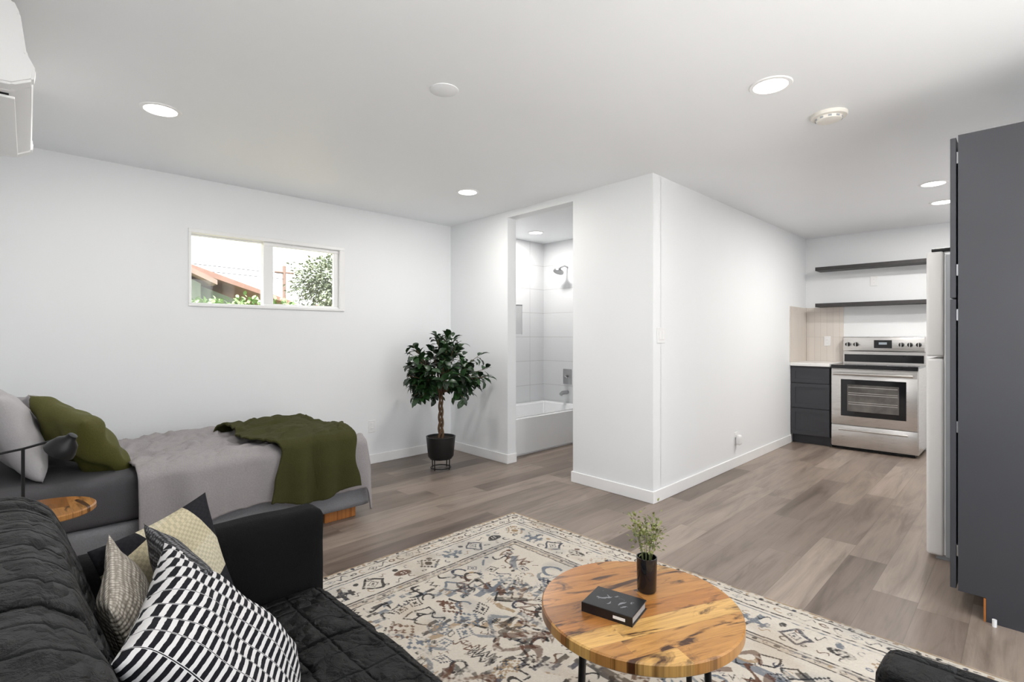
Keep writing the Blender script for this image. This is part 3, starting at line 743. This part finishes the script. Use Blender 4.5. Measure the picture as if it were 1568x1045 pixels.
while yv<Hd/2-.42:
    xv=.04
    while xv<Wd/2-.41:
        if rr_.random()<.94:
            sz=rr_.choice([.032,.042,.048,.060]); 
            sym(xv+rr_.uniform(-.025,.025),yv+rr_.uniform(-.025,.025),sz,rr_.choice([0,1,1,2,2,3,4,4,6,6,7]),rr_.choice(cols),rr_.choice([0,0,.5,-.5,1.57,.9]),.94,rr_.choice([1,1,1.5]))
            if rr_.random()<.7: sym(xv+rr_.uniform(-.05,.05),yv+rr_.uniform(-.05,.05),.018,rr_.choice([2,8,7,6]),rr_.choice([CHR,RST,TAN,CHR,NVY]),rr_.uniform(0,3),.9)
        xv+=.086
    yv+=.086
for _ in range(30):
    x=rr_.uniform(.1,Wd/2-.45); y=rr_.uniform(.1,Hd/2-.45)
    sym(x,y,rr_.uniform(.07,.12),rr_.choice([7,2,4]),rr_.choice([CHR,SLT,RST]),rr_.choice([0,1.57,.78,-.78]),.75,1.0)
fade=np.clip((nz2*.45+nz*.5+nz3*.35-.74)*4,0,.88)[...,None]
C=C*(1-fade)+CRE*fade
wash=np.clip((vnoise(.35,21)*.6+vnoise(.09,22)*.5-.62)*1.4,0,.22)[...,None]; C=C*(1-wash)+SLT*wash
wash=np.clip((vnoise(.3,31)*.6+vnoise(.08,32)*.5-.66)*1.4,0,.25)[...,None]; C=C*(1-wash)+TAN*wash
C*= (0.92+.14*rng.random((ny,nx)))[...,None]
rug=empty('area_rug',(0,0,0))
co=np.stack([X+RX0,Y+RY0,.0105+.0015*nz],-1).reshape(-1,3).astype(np.float32)
ii=np.arange(ny*nx).reshape(ny,nx)
q=np.stack([ii[:-1,:-1],ii[:-1,1:],ii[1:,1:],ii[1:,:-1]],-1).reshape(-1,4)
me=D.meshes.new('pile'); me.vertices.add(nx*ny); me.vertices.foreach_set('co',co.ravel())
nf=len(q); me.loops.add(nf*4); me.loops.foreach_set('vertex_index',q.ravel().astype(np.int32))
me.polygons.add(nf); me.polygons.foreach_set('loop_start',np.arange(0,nf*4,4,dtype=np.int32)); 
me.update(calc_edges=True)
ca=me.color_attributes.new('Col','FLOAT_COLOR','POINT'); cc=np.ones((nx*ny,4),np.float32); cc[:,:3]=C.reshape(-1,3); ca.data.foreach_set('color',cc.ravel())
n=NT('woven_rug'); at=n.new('ShaderNodeAttribute'); at.attribute_name='Col'
n.bump(n.noise(n.pos(),350,2),.3,.003)
addobj('pile',me,n.out(at.outputs['Color'],.95,Specular_IOR_Level=.2),rug,True)
box('backing',(RX0,RY0,.0005),(RX1,RY1,.0100),m_fabric('rug_backing',rgb(200,192,180)),rug)

# ------------------------------------------------------------------ coffee table
TCX,TCY,TH,TR=-.803,1.328,.45,.284
ct=empty('coffee_table',(TCX,TCY,0),(0,0,math.radians(66)))
lathe('round_top',[(0,TH),(TR-.004,TH),(TR,TH-.004),(TR,TH-.030),(TR-.004,TH-.034),(0,TH-.034)],M_table,ct,n=96)
lathe('apron_ring',[(TR-.05,TH-.034),(TR-.05,TH-.046),(TR-.062,TH-.046),(TR-.062,TH-.034)],M_blk,ct)
for i in range(4):
    a=i*math.pi/2+.25; 
    x0_,y0_=(TR-.06)*math.cos(a),(TR-.06)*math.sin(a)
    tube('leg_%d'%i,[(x0_,y0_,TH-.04),(x0_*1.08,y0_*1.08,.021)],.009,M_blk,ct)
for i in range(2):
    a=i*math.pi/2+.25; c_,s_=math.cos(a)*(TR-.06),math.sin(a)*(TR-.06)
    tube('cross_bar_%d'%i,[(c_,s_,TH-.045),(-c_,-s_,TH-.045)],.012,M_blk,ct)
bk=empty('hardcover_book',(-.832,1.243,TH),(0,0,math.radians(11)))
M_bk=simple('black_book_cover',(.008,.008,.010),.35,var=.3)
n=NT('book_cover_print'); s=n.sep(n.co()); v=n.noise(n.co(),22,4,.6,2.0)
inb=n.math('MULTIPLY',n.math('LESS_THAN',n.math('ABSOLUTE',s[0]),.052),n.math('LESS_THAN',n.math('ABSOLUTE',n.math('SUBTRACT',s[1],.006)),.032))
M_cover=n.out(n.mix(n.math('MULTIPLY',inb,n.math('GREATER_THAN',v,.56)),(.008,.008,.010),(.22,.22,.24)),.3)
box('lower_cover',(-.075,-.056,.0),(.075,.056,.0025),M_bk,bk)
box('pages',(-.073,-.053,.0025),(.071,.053,.023),simple('paper',(.35,.34,.33),.8),bk)
box('upper_cover',(-.075,-.056,.023),(.075,.056,.0265),M_cover,bk,.0008,1)
box('spine',(-.0755,-.0565,.0),(.0755,-.053,.0265),M_bk,bk,.001,1)
box('title_text',(.02,-.0572,.009),(.055,-.0564,.017),M_plastic,bk)
vz=empty('glass_vase_with_sprigs',(-.825,1.408,TH))
n=NT('smoked_glass'); M_smoke=n.out((.010,.010,.012),.06,0,Transmission_Weight=.2)
lathe('vase',[(0,.001),(.026,.001),(.029,.006),(.031,.105),(.028,.105),(.026,.01),(0,.008)],M_smoke,vz)
M_sprig=m_leaf('sprig_green',rgb(76,84,38),rgb(116,120,64)); M_stem=simple('stem_green',rgb(90,98,54),.6)
it=[]
for k in range(9):
    a=k*.7+.3; sp=random.uniform(.015,.055); hgt=random.uniform(.17,.25)
    p=[(0.008*math.cos(a),.008*math.sin(a),.01),(.4*sp*math.cos(a),.4*sp*math.sin(a),hgt*.55),(sp*math.cos(a),sp*math.sin(a),hgt)]
    tube('stem_%d'%k,[(*p[0],1),(*p[1],.8),(*p[2],.4)],.0013,M_stem,vz)
    for _ in range(34):
        t=random.uniform(.66,1.02); b=Vector(p[1]).lerp(Vector(p[2]),(t-.5)*2 if t>.5 else 0)
        off=Vector((random.gauss(0,.013),random.gauss(0,.013),random.gauss(0,.010)))
        it.append((b+off,off+Vector((0,0,.008)),Vector((random.random()-.5,random.random()-.5,1)),.013,.008))
leaves('sprig_leaves',it,M_sprig,vz)

# ------------------------------------------------------------------ potted ficus
PX,PY=-3.852,2.918
pt=empty('potted_ficus_tree',(PX,PY,0)); M_pot=simple('black_ceramic_pot',(.008,.008,.009),.45,var=.2)
lathe('pot',[(0,.105),(.105,.105),(.118,.12),(.134,.29),(.136,.302),(.126,.302),(.122,.28),(0,.275)],M_pot,pt)
lathe('soil',[(0,.286),(.1225,.284),(.1225,.278),(0,.278)],simple('soil',(.03,.02,.015),1,var=.4,nsc=60),pt)
def ringp(r,z,n=40): return [(r*math.cos(2*math.pi*i/n),r*math.sin(2*math.pi*i/n),z) for i in range(n)]
tube('stand_ring_low',ringp(.092,.014),.005,M_blk,pt,cyc=True); tube('stand_ring_top',ringp(.098,.100),.005,M_blk,pt,cyc=True)
for i in range(4):
    a=i*math.pi/2+.3; tube('stand_leg_%d'%i,[(.094*math.cos(a),.094*math.sin(a),0),(.098*math.cos(a),.098*math.sin(a),.104)],.005,M_blk,pt)
M_bark=simple('ficus_bark',rgb(100,76,54),.85,var=.3,nsc=40,bump=.5,bsc=90)
for k in range(3):
    pts=[]
    for i in range(30):
        t=i/29; a=t*9+k*2.094; r=.020*(1-.3*t)
        pts.append((r*math.cos(a),r*math.sin(a),.28+t*.44,1-.35*t))
    tube('braid_%d'%k,pts,.012,M_bark,pt)
it=[]; q=random.Random(11)
for b in range(76):
    th=q.uniform(0,2*math.pi); ph=math.acos(q.uniform(-.85,1)); 
    dr=Vector((math.cos(th)*math.sin(ph),math.sin(th)*math.sin(ph),math.cos(ph)))
    end=Vector((.04,.03,.915))+Vector((dr.x*.38,dr.y*.38,dr.z*.34))*q.uniform(.60,1.04)
    st0=Vector((0,0,.70)); mid=st0.lerp(end,.5)+Vector((0,0,.05))
    tube('branch_%d'%b,[(*st0,1),(*mid,.7),(*end,.35)],.005,M_bark,pt)
    for l in range(12):
        t=q.uniform(.45,1.05); p=mid.lerp(end,max(0,(t-.45)/.55)) if t>.45 else mid
        ld=(dr*.6+Vector((q.uniform(-1,1),q.uniform(-1,1),q.uniform(-.9,.5)))).normalized()
        up=(Vector((0,0,1))+dr*.5+Vector((q.uniform(-.4,.4),q.uniform(-.4,.4),0))).normalized()
        L=q.uniform(.07,.115); it.append((p+ld*.012,ld,up,L,L*.55))
M_fic=m_leaf('ficus_leaf',rgb(15,32,15),rgb(33,62,28),.4)
leaves('leaves',it,M_fic,pt)

# ------------------------------------------------------------------ world, sun, camera
w_=D.worlds.new('World'); SC.world=w_; w_.use_nodes=True; bg=w_.node_tree.nodes['Background']
tcn=w_.node_tree.nodes.new('ShaderNodeTexCoord'); sp_=w_.node_tree.nodes.new('ShaderNodeSeparateXYZ'); rp=w_.node_tree.nodes.new('ShaderNodeValToRGB')
w_.node_tree.links.new(tcn.outputs['Generated'],sp_.inputs[0]); w_.node_tree.links.new(sp_.outputs[2],rp.inputs[0]); w_.node_tree.links.new(rp.outputs[0],bg.inputs[0])
rp.color_ramp.elements[0].position=.0; rp.color_ramp.elements[0].color=(.95,.96,.98,1); rp.color_ramp.elements[1].position=.6; rp.color_ramp.elements[1].color=(.86,.92,1,1)
bg.inputs[1].default_value=3.0
sl=D.lights.new('sun','SUN'); sl.energy=11; sl.angle=math.radians(1); sl.color=(1,.97,.92)
so_=D.objects.new('sun',sl); SC.collection.objects.link(so_); so_.rotation_euler=Vector((-.35,.25,-.9)).to_track_quat('-Z','Y').to_euler(); so_.location=(6,-4,9)
for nm,loc,rot,sx_,sy_ in (('portal_patio',(1.20,1.435,1.13),(0,math.radians(90),0),2.18,2.57),('portal_entry',(.375,YBK-.1,1.075),(math.radians(90),0,0),1.15,2.15)):
    l=D.lights.new(nm,'AREA'); l.shape='RECTANGLE'; l.size=sx_; l.size_y=sy_; l.cycles.is_portal=True
    o=D.objects.new(nm,l); SC.collection.objects.link(o); o.location=loc; o.rotation_euler=rot
cam=D.cameras.new('camera'); cam.sensor_width=36; cam.lens=790/1568*36; cam.shift_y=-.0048; cam.clip_start=.05
co_=D.objects.new('camera',cam); SC.collection.objects.link(co_); co_.location=(0,0,1.23); co_.rotation_euler=(math.radians(90),0,math.radians(45))
SC.camera=co_
SC.view_settings.view_transform='Standard'; SC.view_settings.look='None'; SC.view_settings.exposure=0.3
